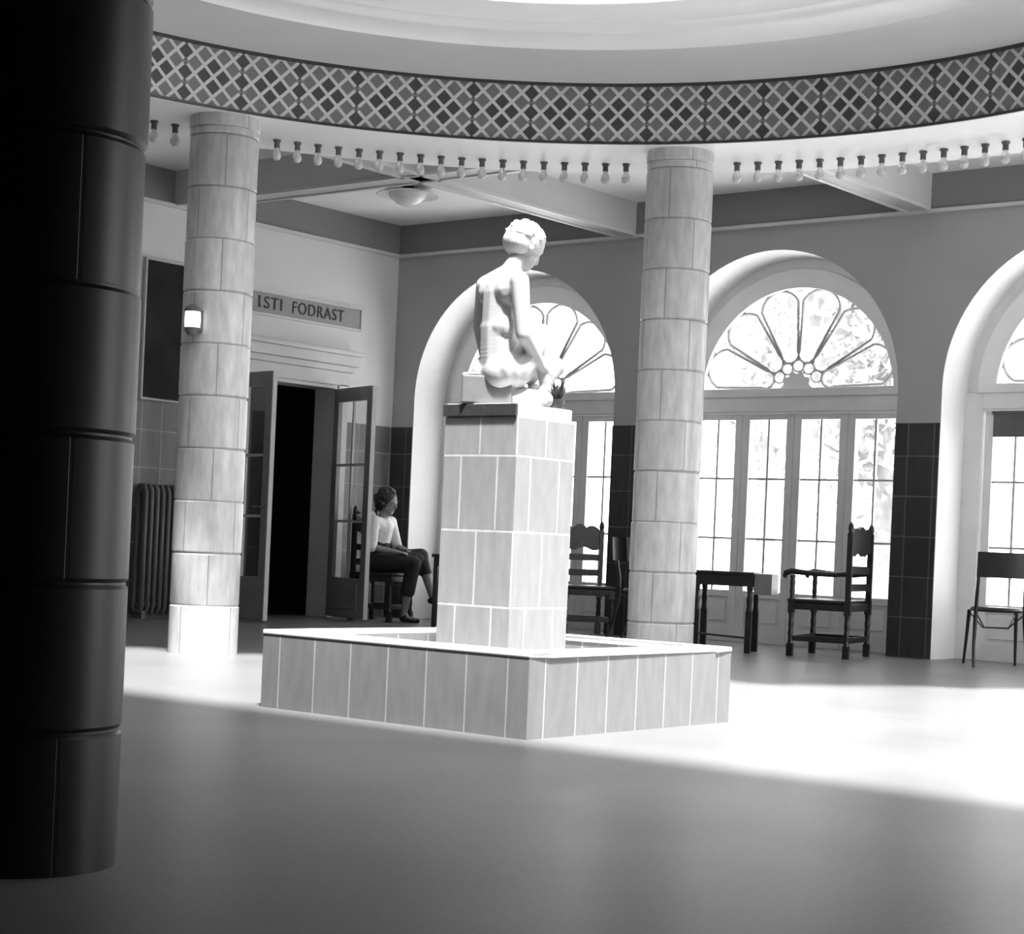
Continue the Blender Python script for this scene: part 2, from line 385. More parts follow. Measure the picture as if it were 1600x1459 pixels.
struct(b.build('wall_sun_mask', M['plaster_band']))
portal('added_well_daylight', ((hx0+hx1)/2, (hy0+hy1)/2, zr+.1), (hx1-hx0, hy1-hy0), (0, 0, -1))

# ring beam: white soffit, grey cove, lattice frieze, stepped white rings, open oculus
ZS, ZF0, ZF1 = 3.41, 3.40, 3.785
b = MB(); NR = 120
b.lathe([(RI, ZF0), (RI+.03, ZS-.012), (RI+.06, ZS), (RO, ZS), (RO, ZC)], (CX, CY, 0), NR, AZ0, AZ1)
struct(b.build('trim_3', M['plaster_white'], smooth=30))
AZD = math.radians(171)
b = MB(); b.lathe([(RI, 0), (RI-.012, ZF1-ZF0)], (CX, CY, 0), NR, AZ0, AZ1, ur=RI); o = b.build('trim_4', M['frieze'], smooth=30); o.location = (0, 0, ZF0); struct(o)
b = MB()
b.lathe([(RI-.002, ZF0-.004), (RI-.014, ZF0-.002), (RI-.016, ZF0+.012), (RI-.002, ZF0+.014)], (CX, CY, 0), NR, AZ0, AZ1)
b.lathe([(RI-.012, ZF1-.018), (RI-.032, ZF1-.016), (RI-.032, ZF1+.002), (RI-.012, ZF1+.004)], (CX, CY, 0), NR, AZ0, AZ1)
struct(b.build('trim_5', M['dark_stone'], smooth=30))
b = MB(); b.lathe([(RI+.02, ZF1), (RI-.15, ZF1), (3.1, ZF1+.015), (2.87, ZF1+.02)], (CX, CY, 0), NR, AZ0, AZ1)
b.lathe([(RI+.05, ZF1), (RI+.05, ZC+.2), (2.2, ZC+.2)], (CX, CY, 0), NR, AZ0, AZD)
struct(b.build('trim_6', M['plaster_cove'], smooth=30))
b = MB()
b.lathe([(2.87, ZF1+.02), (2.86, ZF1+.035), (2.80, ZF1+.055), (2.66, ZF1+.06), (2.63, ZF1+.05), (2.60, ZF1+.06), (2.58, ZF1+.075), (2.50, ZF1+.08), (2.47, ZF1+.07), (2.44, ZF1+.085), (2.36, ZF1+.095), (2.2, ZF1+.1), (2.18, ZF1+.16), (2.17, ZC+.45)], (CX, CY, 0), NR, AZ0, AZD)
struct(b.build('trim_7', M['plaster_white'], smooth=40))

# beams and cornice band
def beam(n_, x0, x1, y0, y1):
    b = MB(); b.box((x0, y0, ZM), (x1, y1, ZC))
    struct(b.build('trim_%d' % n_, M['beam']))
beam(8, XL, -6.45, 10.83, 11.06)
def rbeam(n_, x0, x1):
    dx = (x0+x1)/2 - CX; ys_ = CY + math.sqrt(max(RO**2 - dx*dx, 0)) if abs(dx) < RO else 8.0
    b = MB(); b.box((x0, ys_-.02, ZM), (x1, YB, ZC)); struct(b.build('trim_%d' % n_, M['beam']))
    m_ = MB(); m_.box((x0-.012, ys_, ZM-.012), (x0+.022, YB-.06, ZM+.012)); m_.box((x1-.022, ys_, ZM-.012), (x1+.012, YB-.06, ZM+.012))
    struct(m_.build('trim_%d' % (n_+10), M['moulding']))
rbeam(9, -9.91, -9.70); rbeam(10, -7.0, -6.78)
m_ = MB(); m_.box((XL+.06, 10.818, ZM-.012), (-6.45, 10.852, ZM+.012)); m_.box((XL+.06, 11.038, ZM-.012), (-6.45, 11.072, ZM+.012))
struct(m_.build('trim_18', M['moulding']))
b = MB(); b.box((XL, YB-.03, ZM), (XR, YB, ZC)); b.box((XL, YF, ZM), (XL+.03, YB-.03, ZC)); struct(b.build('trim_11', M['plaster_band']))
b = MB(); b.box((XL, YB-.06, ZM-.03), (XR, YB, ZM)); b.box((XL, YF, ZM-.03), (XL+.06, YB-.06, ZM)); struct(b.build('trim_12', M['moulding']))

# ------------------------------------------------------------------ arched french windows
def arch_window(cx, num):
    W = bpy.data.objects.new('window_%d' % num, None); sc.collection.objects.link(W); W.location = (cx, 14.33, 0); W['kind'] = 'structure'
    y0, y1 = -.06, .06; ri = .965; ZT = 2.2
    b = MB()
    N = 48
    for k in range(N):
        t0, t1 = PI*k/N, PI*(k+1)/N
        for (ra, rb, ya, yb) in ((ri, 1.13, y0, y1), (1.13, AR+.01, y0+.035, y1)):
            q = lambda r, t, y: (r*math.cos(t), y, ZT + r*math.sin(t))
            b.quad([q(ra, t0, ya), q(rb, t0, ya), q(rb, t1, ya), q(ra, t1, ya)])
            b.quad([q(ra, t0, yb), q(ra, t1, yb), q(rb, t1, yb), q(rb, t0, yb)])
            b.quad([q(ra, t0, ya), q(ra, t1, ya), q(ra, t1, yb), q(ra, t0, yb)])
            b.quad([q(rb, t0, ya), q(rb, t0, yb), q(rb, t1, yb), q(rb, t1, ya)])
    for s_ in (-1, 1):
        x0, x1 = sorted((s_*1.07, s_*(AR+.01))); b.box((x0, y0, 0), (x1, y1, ZT))
    b.box((-1.07, y0-.02, 2.07), (1.07, y1, 2.20)); b.box((-1.1, y0-.035, 2.2), (1.1, y1, 2.275)); b.box((-1.07, y0-.01, 2.05), (1.07, y1, 2.07))
    b.build('window_frame', M['window_paint'], W, bevel=.004)
    # four leaves with stiles, two lower rails and a bottom panel
    mt = MB()
    for i in range(4):
        xc = -.795 + .53*i; lf = MB()
        lf.box((xc-.263, -.03, 0), (xc-.19, .03, 2.05)); lf.box((xc+.19, -.03, 0), (xc+.263, .03, 2.05))
        lf.box((xc-.19, -.03, 2.0), (xc+.19, .03, 2.05)); lf.box((xc-.19, -.03, 0), (xc+.19, .03, .14)); lf.box((xc-.19, -.03, .40), (xc+.19, .03, .46))
        lf.box((xc-.19, -.012, .14), (xc+.19, .012, .40)); lf.box((xc-.15, -.024, .18), (xc+.15, .024, .36))
        lf.build('window_leaf', M['window_paint'], W, bevel=.003)
        mt.box((xc-.009, -.016, .46), (xc+.009, .016, 2.0))
        for z in (.93, 1.47): mt.box((xc-.19, -.014, z-.009), (xc+.19, .014, z+.009))
    # fanlight petals round a scalloped hub
    for j in range(6):
        a_ = math.radians(15 + 30*j); d1, r1, d2, r2 = .762, .197, .335, .0865
        ax = Vector((math.cos(a_), 0, math.sin(a_))); pr = Vector((-math.sin(a_), 0, math.cos(a_)))
        th = math.acos((r1-r2)/(d1-d2)); pts = []
        for k in range(17):
            t = th - 2*th*k/16; pts.append(ax*(d1 + r1*math.cos(t)) + pr*r1*math.sin(t))
        for k in range(7):
            t = -th - (2*PI-2*th)*k/6; pts.append(ax*(d2 + r2*math.cos(t)) + pr*r2*math.sin(t))
        mt.tube([q + Vector((0, 0, ZT+.08)) * 1 for q in [Vector((q.x, 0, q.z*.93)) for q in pts]], .015, 6, closed=True)
    for j in range(5):
        a_ = math.radians(30 + 30*j); c0 = Vector((math.cos(a_), 0, math.sin(a_)))*.215
        mt.tube([Vector((c0.x + .055*math.cos(t), 0, ZT+.08 + (c0.z + .055*math.sin(t))*.93)) for t in [2*PI*k/14 for k in range(14)]], .010, 6, closed=True)
    mt.build('muntins', M['muntin'], W, smooth=50)
    h = MB(); hub = [(0, -.03), (.13, -.03)]
    P_h = [Vector((.15*(1+.10*math.cos(5*2*t))*math.cos(t), 0, ZT+.07 + .15*(1+.10*math.cos(10*t))*math.sin(t))) for t in [PI*k/30 for k in range(31)]]
    for k in range(30):
        A_, B_2 = P_h[k], P_h[k+1]; O = Vector((0, 0, ZT+.07)); y_ = Vector((0, .03, 0))
        h.quad([O-y_, A_-y_, B_2-y_]); h.quad([O+y_, B_2+y_, A_+y_]); h.quad([A_-y_, A_+y_, B_2+y_, B_2-y_])
    h.build('fan_hub', M['window_paint'], W)
    g = MB()
    g.box((-1.06, -.003, .46), (1.06, .003, 2.0))
    N = 32
    for k in range(N):
        t0, t1 = PI*k/N, PI*(k+1)/N
        g.quad([(0, 0, ZT+.05), (.97*math.cos(t0), 0, ZT+.97*math.sin(t0)+.001), (.97*math.cos(t1), 0, ZT+.97*math.sin(t1)+.001)])
    g.build('pane', M['glass'], W)
    if num == 3:
        s_ = MB(); s_.box((-.98, -.045, 1.84), (-.4, -.036, 2.04)); s_.tube([(-.99, -.045, 2.04), (-.39, -.045, 2.04)], .014, 8)
        s_.build('roller_shade', M['shade'], W)
    return W
for cx, k in ARCH: arch_window(cx, k)

# ------------------------------------------------------------------ doorway: casing, cornice, glazed leaves folded into the hall
D1 = bpy.data.objects.new('door_1', None); sc.collection.objects.link(D1); D1.location = (XL, (DY0+DY1)/2, 0); D1['kind'] = 'structure'
hw = (DY1-DY0)/2; b = MB()
for s_ in (-1, 1):
    y0, y1 = sorted((s_*hw, s_*(hw+.14))); b.box((0, y0, 0), (.04, y1, DH+.02))
    y0, y1 = sorted((s_*(hw-.035), s_*hw)); b.box((-.25, y0, 0), (.045, y1, DH))
b.box((0, -hw-.14, DH), (.04, hw+.14, 2.40)); b.box((-.25, -hw, DH-.035), (.045, hw, DH))
b.box((0, -hw-.18, 2.40), (.07, hw+.18, 2.46)); b.box((0, -hw-.22, 2.46), (.11, hw+.22, 2.56)); b.box((0, -hw-.25, 2.56), (.14, hw+.25, 2.60))
b.build('door_casing', M['casing'], D1, bevel=.006)
def leaf(name, hinge, free, h=2.2):
    hinge = Vector((*hinge, 0)); free = Vector((*free, 0)); d = free-hinge; L = d.length; rz = math.atan2(d.y, d.x)
    o = bpy.data.objects.new(name, None); sc.collection.objects.link(o); o.location = hinge; o.rotation_euler = (0, 0, rz); o['kind'] = 'structure'
    t = .02; b = MB()
    b.box((0, -t, .02), (.1, t, h)); b.box((L-.11, -t, .02), (L-.012, t, h)); b.box((.1, -t, h-.13), (L-.11, t, h)); b.box((.1, -t, .02), (L-.11, t, .40)); 
    b.box((.15, -t-.006, .1), (L-.16, t+.006, .34))
    b.build('door_leaf_frame', M['door_paint'], o, bevel=.004)
    e = MB(); e.box((L-.012, -t-.002, .02), (L, t+.002, h)); e.build('door_edge', M['door_edge'], o)
    g = MB(); g.box((.1, -.003, .40), (L-.11, .003, h-.13)); g.build('pane', M['door_glass'], o)
    mm = MB(); xm = (.1+L-.11)/2; mm.box((xm-.012, -.012, .4), (xm+.012, .012, h-.13))
    for z in (.94, 1.48): mm.box((.1, -.012, z-.012), (L-.11, .012, z+.012))
    mm.build('muntins', M['door_edge'], o)
    k = MB(); k.tube([(L-.06, -t, 1.02), (L-.06, -t-.05, 1.02), (L-.16, -t-.05, 1.02)], .009, 8); k.build('door_handle', M['socket'], o)
    return o
leaf('door_2', (XL+.05, 11.50), (-11.78, 11.36), 2.22)
leaf('door_3', (XL+.05, 12.96), (-11.83, 12.70), 2.22)

# ------------------------------------------------------------------ columns of glazed drum tiles
def column(x, y, label, mat, h=3.40, rot=0.):
    prof = [(.220, 0.)]; z = .31
    rr = random.Random(int(x*100)); 
    zs = []
    while z < h-.1: zs.append(z); z += .33
    r_ = .220
    for z in zs:
        prof += [(r_, z-.012), (r_-.006, z-.003), (r_-.006, z+.003)]
        r_ = .220 + rr.uniform(-.003, .003); prof.append((r_, z+.012))
    t = thing('column', label, 'column', (x, y, 0), rot)
    prof += [(r_, h-.075)]
    MB().lathe(prof, (0, 0, 0), 64, ur=.22).build('shaft', mat, t, smooth=25)
    MB().lathe([(.212, h-.075), (.224, h-.06), (.226, h-.02), (.22, ZS-.0), (0, ZS-.0)], (0, 0, 0), 64).build('necking', mat, t, smooth=30)
    return t
column(-8.866, 8.012, 'pale tiled column carrying the wall lamp, left of the doorway', M['col_tile'], rot=.9)
column(-6.806, 10.162, 'grey tiled column between the statue and the middle arched window', M['col_tile'], rot=.3)
column(-3.466, 2.60, 'tiled column close by at the left edge, darkened to look shaded', M['col_tile_shaded'], h=3.44, rot=.5)

# sconce on the left column
dirv = Vector((-.62*ca*1.0 - 0, 0, 0))
toC = Vector((8.866, -8.012, 0)).normalized(); ang = math.atan2(toC.y, toC.x) - math.radians(33)
t = thing('wall_lamp', 'small lit wall lamp with dark metal cap mounted on the pale column', 'lamp', (-8.866 + .215*math.cos(ang), 8.012 + .215*math.sin(ang), 2.09), ang)
MB().box((0, -.04, -.07), (.02, .04, .07)).build('back_plate', M['socket'], t, bevel=.004)
MB().lathe([(0, .055), (.05, .055), (.055, .07), (.04, .085), (.02, .10), (0, .10)], (.06, 0, 0), 24).build('cap', M['socket'], t, smooth=40)
MB().lathe([(0, -.045), (.047, -.045), (.05, 0), (.047, .055), (0, .055)], (.06, 0, 0), 24).build('glass_shade', M['opal'], t, smooth=40)
MB().lathe([(0, -.095), (.03, -.09), (.05, -.06), (.05, -.045), (0, -.045)], (.06, 0, 0), 24).build('base_cup', M['socket'], t, smooth=40)

# bulbs hanging in a row under the ring
bulb0 = None
degs = [162.65, 160.71] + [151.3 - (151.3-118.75)/17.2*k for k in range(18)] + [108.92 - 1.9*k for k in range(16)]
for k, dg in enumerate(degs):
    x, y = P2(4.27, math.radians(dg)); loc = (x, y, ZS)
    if k == 0: lab = 'bare light bulb under the ring right beside the dark column'
    elif k == 1: lab = 'bare light bulb under the ring just left of the pale column with the lamp'
    elif k < 20: lab = 'bare light bulb hanging under the white ring between the two tiled columns'
    else: lab = 'bare light bulb hanging under the white ring right of the grey column'
    grp = 'ring bulbs left of the pale column' if k < 2 else 'ring bulbs between the two columns' if k < 20 else 'ring bulbs right of the grey column'
    if bulb0 is None:
        bulb0 = thing('light_bulb', lab, 'light bulb', loc, 0, grp)
        MB().lathe([(0, 0), (.026, 0), (.026, -.012), (.019, -.018), (.019, -.055), (0, -.055)], (0, 0, 0), 16).build('socket', M['socket'], bulb0, smooth=40)
        MB().lathe([(.012, -.055), (.015, -.066), (.026, -.085), (.031, -.105), (.027, -.124), (.014, -.136), (0, -.138)], (0, 0, 0), 16).build('bulb', M['bulb'], bulb0, smooth=60)
        root = bulb0
    else:
        root = bulb0.copy(); sc.collection.objects.link(root); root.location = loc
        for ch in list(bulb0.children):
            c_ = ch.copy(); sc.collection.objects.link(c_); c_.parent = root
        tag(root, lab, 'light bulb', grp)
    root.rotation_euler = (0, 0, math.radians(dg))

# dish lamp on the corner bay ceiling
t = thing('ceiling_lamp', 'shallow dish ceiling lamp with pale glass bowl in the corner bay', 'ceiling lamp', (-11.16, 12.3, ZC))
MB().lathe([(0, 0), (.06, 0), (.055, -.015), (.015, -.02), (.015, -.05), (0, -.05)], (0, 0, 0), 24).build('ceiling_rose', M['socket'], t, smooth=40)
MB().lathe([(.02, -.045), (.16, -.048), (.26, -.060), (.285, -.075), (.28, -.082), (.25, -.074), (.15, -.062), (.02, -.058)], (0, 0, 0), 40).build('reflector_dish', M['window_paint'], t, smooth=40)
MB().lathe([(.17, -.066), (.16, -.10), (.10, -.15), (.03, -.175), (0, -.178)], (0, 0, 0), 32).build('glass_bowl', M['bowl'], t, smooth=60)

# ------------------------------------------------------------------ basin with pedestal
S2 = .756; t = thing('basin', 'square tiled basin with a white stone rim in the middle of the floor', 'fountain basin', (CX, CY, 0))
b = MB(); HP = .325
th = .13
for (x0, y0, x1, y1) in ((-S2, -S2, S2, -S2+th), (-S2, S2-th, S2, S2), (-S2, -S2+th, -S2+th, S2-th), (S2-th, -S2+th, S2, S2-th)):
    b.box((x0, y0, 0), (x1, y1, HP))
o = b.build('basin_wall', M['pool_tile'], t)
b = MB(); e = .004
for (x0, y0, x1, y1) in ((-S2, -S2, S2, -S2+th), (-S2, S2-th, S2, S2), (-S2, -S2+th, -S2+th, S2-th), (S2-th, -S2+th, S2, S2-th)):
    b.box((x0-e*(x0 == -S2), y0-e*(y0 == -S2), HP), (x1+e*(x1 == S2), y1+e*(y1 == S2), HP+.022))
b.build('rim', M['rim'], t, bevel=.006)
MB().box((-S2+th, -S2+th, .0), (S2-th, S2-th, .16)).build('basin_floor', M['basin_in'], t)
PH = 1.335
t = thing('pedestal', 'square tiled pedestal rising from the basin and carrying the statue', 'pedestal', (CX, CY, .16))
MB().box((-.21, -.21, 0), (.21, .21, PH-.16)).build('shaft', M['ped_tile'], t, bevel=.003)
MB().box((-.212, -.205, PH-.16), (.195, .205, PH-.16+.062)).build('top_slab', M['slab'], t, bevel=.006)
MB().box((-.216, -.222, PH-.16+.004), (.205, -.205, PH-.16+.058)).build('dark_fascia', M['dark_stone'], t, bevel=.003)
ZP = PH + .062

# ------------------------------------------------------------------ organic bodies: tapered capsules fused into one skin
def capsules(name, caps, ells, mat, parent, voxel, smooth_it=6, T=None):
    bm = bmesh.new()
    def sphere(c, r, sc3=None, rot=None, sub=3):
        m_ = Matrix.Translation(c) @ (rot.to_4x4() if rot else Matrix.Identity(4)) @ Matrix.Diagonal((*(sc3 or (r, r, r)), 1))
        bmesh.ops.create_icosphere(bm, subdivisions=sub, radius=1, matrix=m_)
    for p0, r0, p1, r1 in caps:
        p0, p1 = Vector(p0), Vector(p1); n_ = min(30, max(3, int((p1-p0).length / (min(r0, r1)*.24)) + 1))
        for i in range(n_+1):
            f = i/n_; sphere(p0.lerp(p1, f), r0 + (r1-r0)*f, sub=2)
    for c, s3, rot in ells: sphere(Vector(c), 1, s3, rot)
    me = bpy.data.meshes.new(name); bm.to_mesh(me); bm.free()
    o = bpy.data.objects.new(name, me); sc.collection.objects.link(o)
    r = o.modifiers.new('r', 'REMESH'); r.mode = 'VOXEL'; r.voxel_size = voxel; r.use_smooth_shade = True
    s = o.modifiers.new('s', 'SMOOTH'); s.iterations = smooth_it; s.factor = .5
    dg = bpy.context.evaluated_depsgraph_get(); dg.update()
    me2 = bpy.data.meshes.new_from_object(o.evaluated_get(dg)); o.modifiers.clear(); o.data = me2; bpy.data.meshes.remove(me)
    me2.name = name
    for q in me2.polygons: q.use_smooth = True
    me2.materials.clear(); me2.materials.append(mat)
    if parent: o.parent = parent
    return o
def Rz(a_): return Matrix.Rotation(a_, 3, 'Z')
def rotd(fwd_up, side=0): return Matrix.Rotation(fwd_up, 3, 'Y')

# --- statue: nude youth seated on a stone block, turned away to the right, head bowed, knees drawn up
TH = math.radians(35)
def S(px, py, lat):
    """image landmark + lateral offset -> statue frame (x forward, y to its left, z up from the slab)"""
    h = (635 - py)/344; r_ = (px - 793.4 - (635-py)*.044)/344
    return Vector(((r_ + lat*math.sin(TH))/math.cos(TH), lat, h))
st = thing('statue', 'white marble statue of a seated nude youth with bowed head on the pedestal', 'statue', (CX, CY, ZP), YAW + TH)
hips = S(776, 574, 0); waist = S(774, 515, 0); chest = S(781, 462, 0); neck0 = S(790, 428, 0); neck1 = S(803, 404, 0); head = S(814, 382, 0)
Ls, Rs = S(753, 444, .135), S(806, 446, -.135)
Le, Re = S(744, 508, .19), S(812, 528, -.17)
Lw, Rw = S(753, 566, .165), S(840, 570, -.10)
caps = [(hips, .098, waist, .085), (waist, .082, chest, .095), (chest, .09, neck0, .05), (neck0, .046, neck1, .04), (neck1, .04, head, .042),
        (Ls, .046, Le, .034), (Le, .034, Lw, .022), (Rs, .048, Re, .036), (Re, .036, Rw, .023),
        (neck0 + Vector((0, .02, .0)), .045, Ls, .046), (neck0 + Vector((0, -.02, .0)), .045, Rs, .046),
        (chest + Vector((-.01, .06, .01)), .075, Ls + Vector((0, -.03, -.03)), .05), (chest + Vector((-.01, -.06, .01)), .075, Rs + Vector((0, .03, -.03)), .05),
        (hips + Vector((-.015, .06, -.02)), .085, hips + Vector((-.015, -.06, -.02)), .085),
        (waist + Vector((0, .035, 0)), .07, waist + Vector((0, -.035, 0)), .07)]
Rk = S(842, 520, -.07); Ra = S(848, 604, -.085); Rt = S(862, 621, -.085)
Lk = S(862, 560, .12); La = S(822, 612, .06)
Rh, Lh = hips + Vector((.03, -.075, -.02)), hips + Vector((.03, .075, -.02))
caps += [(Rh, .083, Rk, .052), (Rk, .050, Rk.lerp(Ra, .35), .050), (Rk.lerp(Ra, .35), .050, Ra, .027), (Ra, .027, Rt, .022), (Ra + Vector((-.02, 0, -.01)), .024, Ra, .026),
         (Lh, .083, Lk, .054), (Lk, .050, Lk.lerp(La, .4), .048), (Lk.lerp(La, .4), .048, La, .028), (La, .028, La + Vector((-.07, -.05, -.022)), .024)]
for i in range(5):
    a0_ = Rt + Vector((0, -.018 + .009*i, -.004)); caps.append((a0_, .0085, a0_ + Vector((.026 - .003*i, 0, -.004)), .007))
# hands
def hand(wrist, fwd, side, up, sgn, s=.85, curl=.35):
    fwd, side, up = Vector(fwd).normalized(), Vector(side).normalized(), Vector(up).normalized(); out = []
    palm = wrist + fwd*.045*s
    for k in range(4):
        rt = wrist + fwd*.075*s + side*sgn*(.027 - .018*k)*s
        out.append((wrist + side*sgn*(.016-.011*k)*s, .0135*s, rt, .011*s))
        L = (.038, .044, .041, .032)[k]*s; d1 = (fwd - up*curl).normalized(); d2 = (fwd - up*(curl+.7)).normalized()
        m1 = rt + d1*L; out += [(rt, .0092*s, m1, .0085*s), (m1, .0085*s, m1 + d2*L*.8, .007*s)]
    tb = wrist + fwd*.022*s + side*sgn*.024*s; t1_ = tb + (fwd*.6 + side*sgn*.8).normalized()*.036*s
    out += [(wrist, .014*s, tb, .0125*s), (tb, .0115*s, t1_, .0098*s), (t1_, .0095*s, t1_ + (fwd*.9 + side*sgn*.2 - up*.3).normalized()*.03*s, .008*s)]
    return out
caps += hand(Lw, (-.25, .25, -.55), (0.9, 0, 0), (.1, 1, 0), 1, .85, .15)
caps += hand(Rw, (.75, .2, -.45), (0, 1, .1), (.4, 0, .8), 1, .85, .5)
HD = Matrix.Rotation(math.radians(30), 3, 'Y')            # the head bows forward
def hp(v): return head + HD @ Vector(v)
ells = [(hp((.0, 0, .012)), (.088, .070, .085), HD), (hp((.03, 0, -.045)), (.055, .052, .055), HD), (hp((.055, 0, -.075)), (.026, .028, .022), HD),
        (hp((.088, 0, -.012)), (.014, .011, .022), HD), (hp((.094, 0, -.026)), (.012, .012, .011), HD), (hp((.078, 0, -.053)), (.012, .020, .008), HD),
        (hp((.076, 0, .022)), (.016, .045, .010), HD), (hp((.0, .070, -.015)), (.017, .009, .024), HD), (hp((.0, -.070, -.015)), (.017, .009, .024), HD),
        (chest + Vector((.045, .045, .0)), (.045, .05, .045), None), (chest + Vector((.045, -.045, .0)), (.045, .05, .045), None),
        (hips + Vector((-.03, .05, -.035)), (.08, .075, .075), None), (hips + Vector((-.03, -.05, -.035)), (.08, .075, .075), None)]
capsules('body', caps, ells, M['marble'], st, .0055, 9)
hc = []; hr = random.Random(3)
hells = [(hp((-.012, 0, .026)), (.100, .084, .086), HD), (hp((-.035, 0, -.005)), (.075, .078, .066), HD)]
for k in range(110):
    a_ = hr.uniform(0, 2*PI); e_ = hr.uniform(-.25, 1.5)
    v = Vector((math.cos(a_)*math.cos(e_), math.sin(a_)*math.cos(e_), math.sin(e_)))
    if v.x > .45 and v.z < .55: continue
    if v.z < -.1 and v.x > -.1: continue
    hells.append((hp((-.012 + .096*v.x, .081*v.y, .026 + .083*v.z)), (.013, .013, .010), HD))
capsules('hair', [], hells, M['hair_stone'], st, .0045, 2)
# draped cloth and block
b = MB(); bl0 = S(712, 632, .0); 
bo = thing('stone_block', 'low grey stone block under the hips of the marble statue', 'stone block', (CX, CY, ZP), YAW)
MB().box((-.255+.03, -.13, 0), (.0, .12, .128)).build('block', M['seat_stone'], bo, bevel=.008)
capsules('drapery', [((-.222, -.05, .136), .009, (-.10, -.075, .142), .013), ((-.222, .04, .136), .009, (-.10, .03, .142), .013), ((-.16, .06, .14), .013, (-.04, .05, .143), .014), ((-.17, -.04, .138), .012, (-.03, -.06, .144), .015), ((-.19, -.06, .140), .007, (-.08, -.09, .143), .008)],
         [((-.14, 0, .138), (.085, .09, .012), None)], M['marble'], bo, .005, 3)
rk = capsules('drapery_base', [((.0, -.07, .045), .045, (.15, -.07, .035), .04), ((.0, .0, .06), .055, (.13, .02, .035), .04), ((-.005, -.08, .07), .03, (.0, -.05, .12), .03), ((.03, -.10, .02), .022, (.14, -.11, .018), .02)],
         [((.05, -.02, .035), (.12, .11, .04), None)], M['marble'], bo, .006, 3)
for v_ in rk.data.vertices:
    if v_.co.z < .0005: v_.co.z = .0005
# small plant pot at the right corner of the slab
pp = atd(874, 636, 8.12)
t = thing('planter', 'small dark spiky plant in a low pot at the statue foot', 'potted plant', (CX+.155, CY+.13, ZP))
MB().lathe([(0, 0), (.030, 0), (.038, .03), (.040, .045), (.034, .045), (.032, .038), (0, .038)], (0, 0, 0), 20).build('pot', M['dark_stone'], t, smooth=40)
b = MB(); rr = random.Random(5)
for k in range(22):
    a_ = rr.uniform(0, 2*PI); s_ = rr.uniform(.1, .8); d = Vector((math.cos(a_)*s_, math.sin(a_)*s_, 1)).normalized()
    b.tube([(0, 0, .036), d*.04 + Vector((0, 0, .036)), d*rr.uniform(.07, .11) + Vector((0, 0, .036))], [.009, .009, .001], 6)
b.build('leaves', M['succulent'], t)

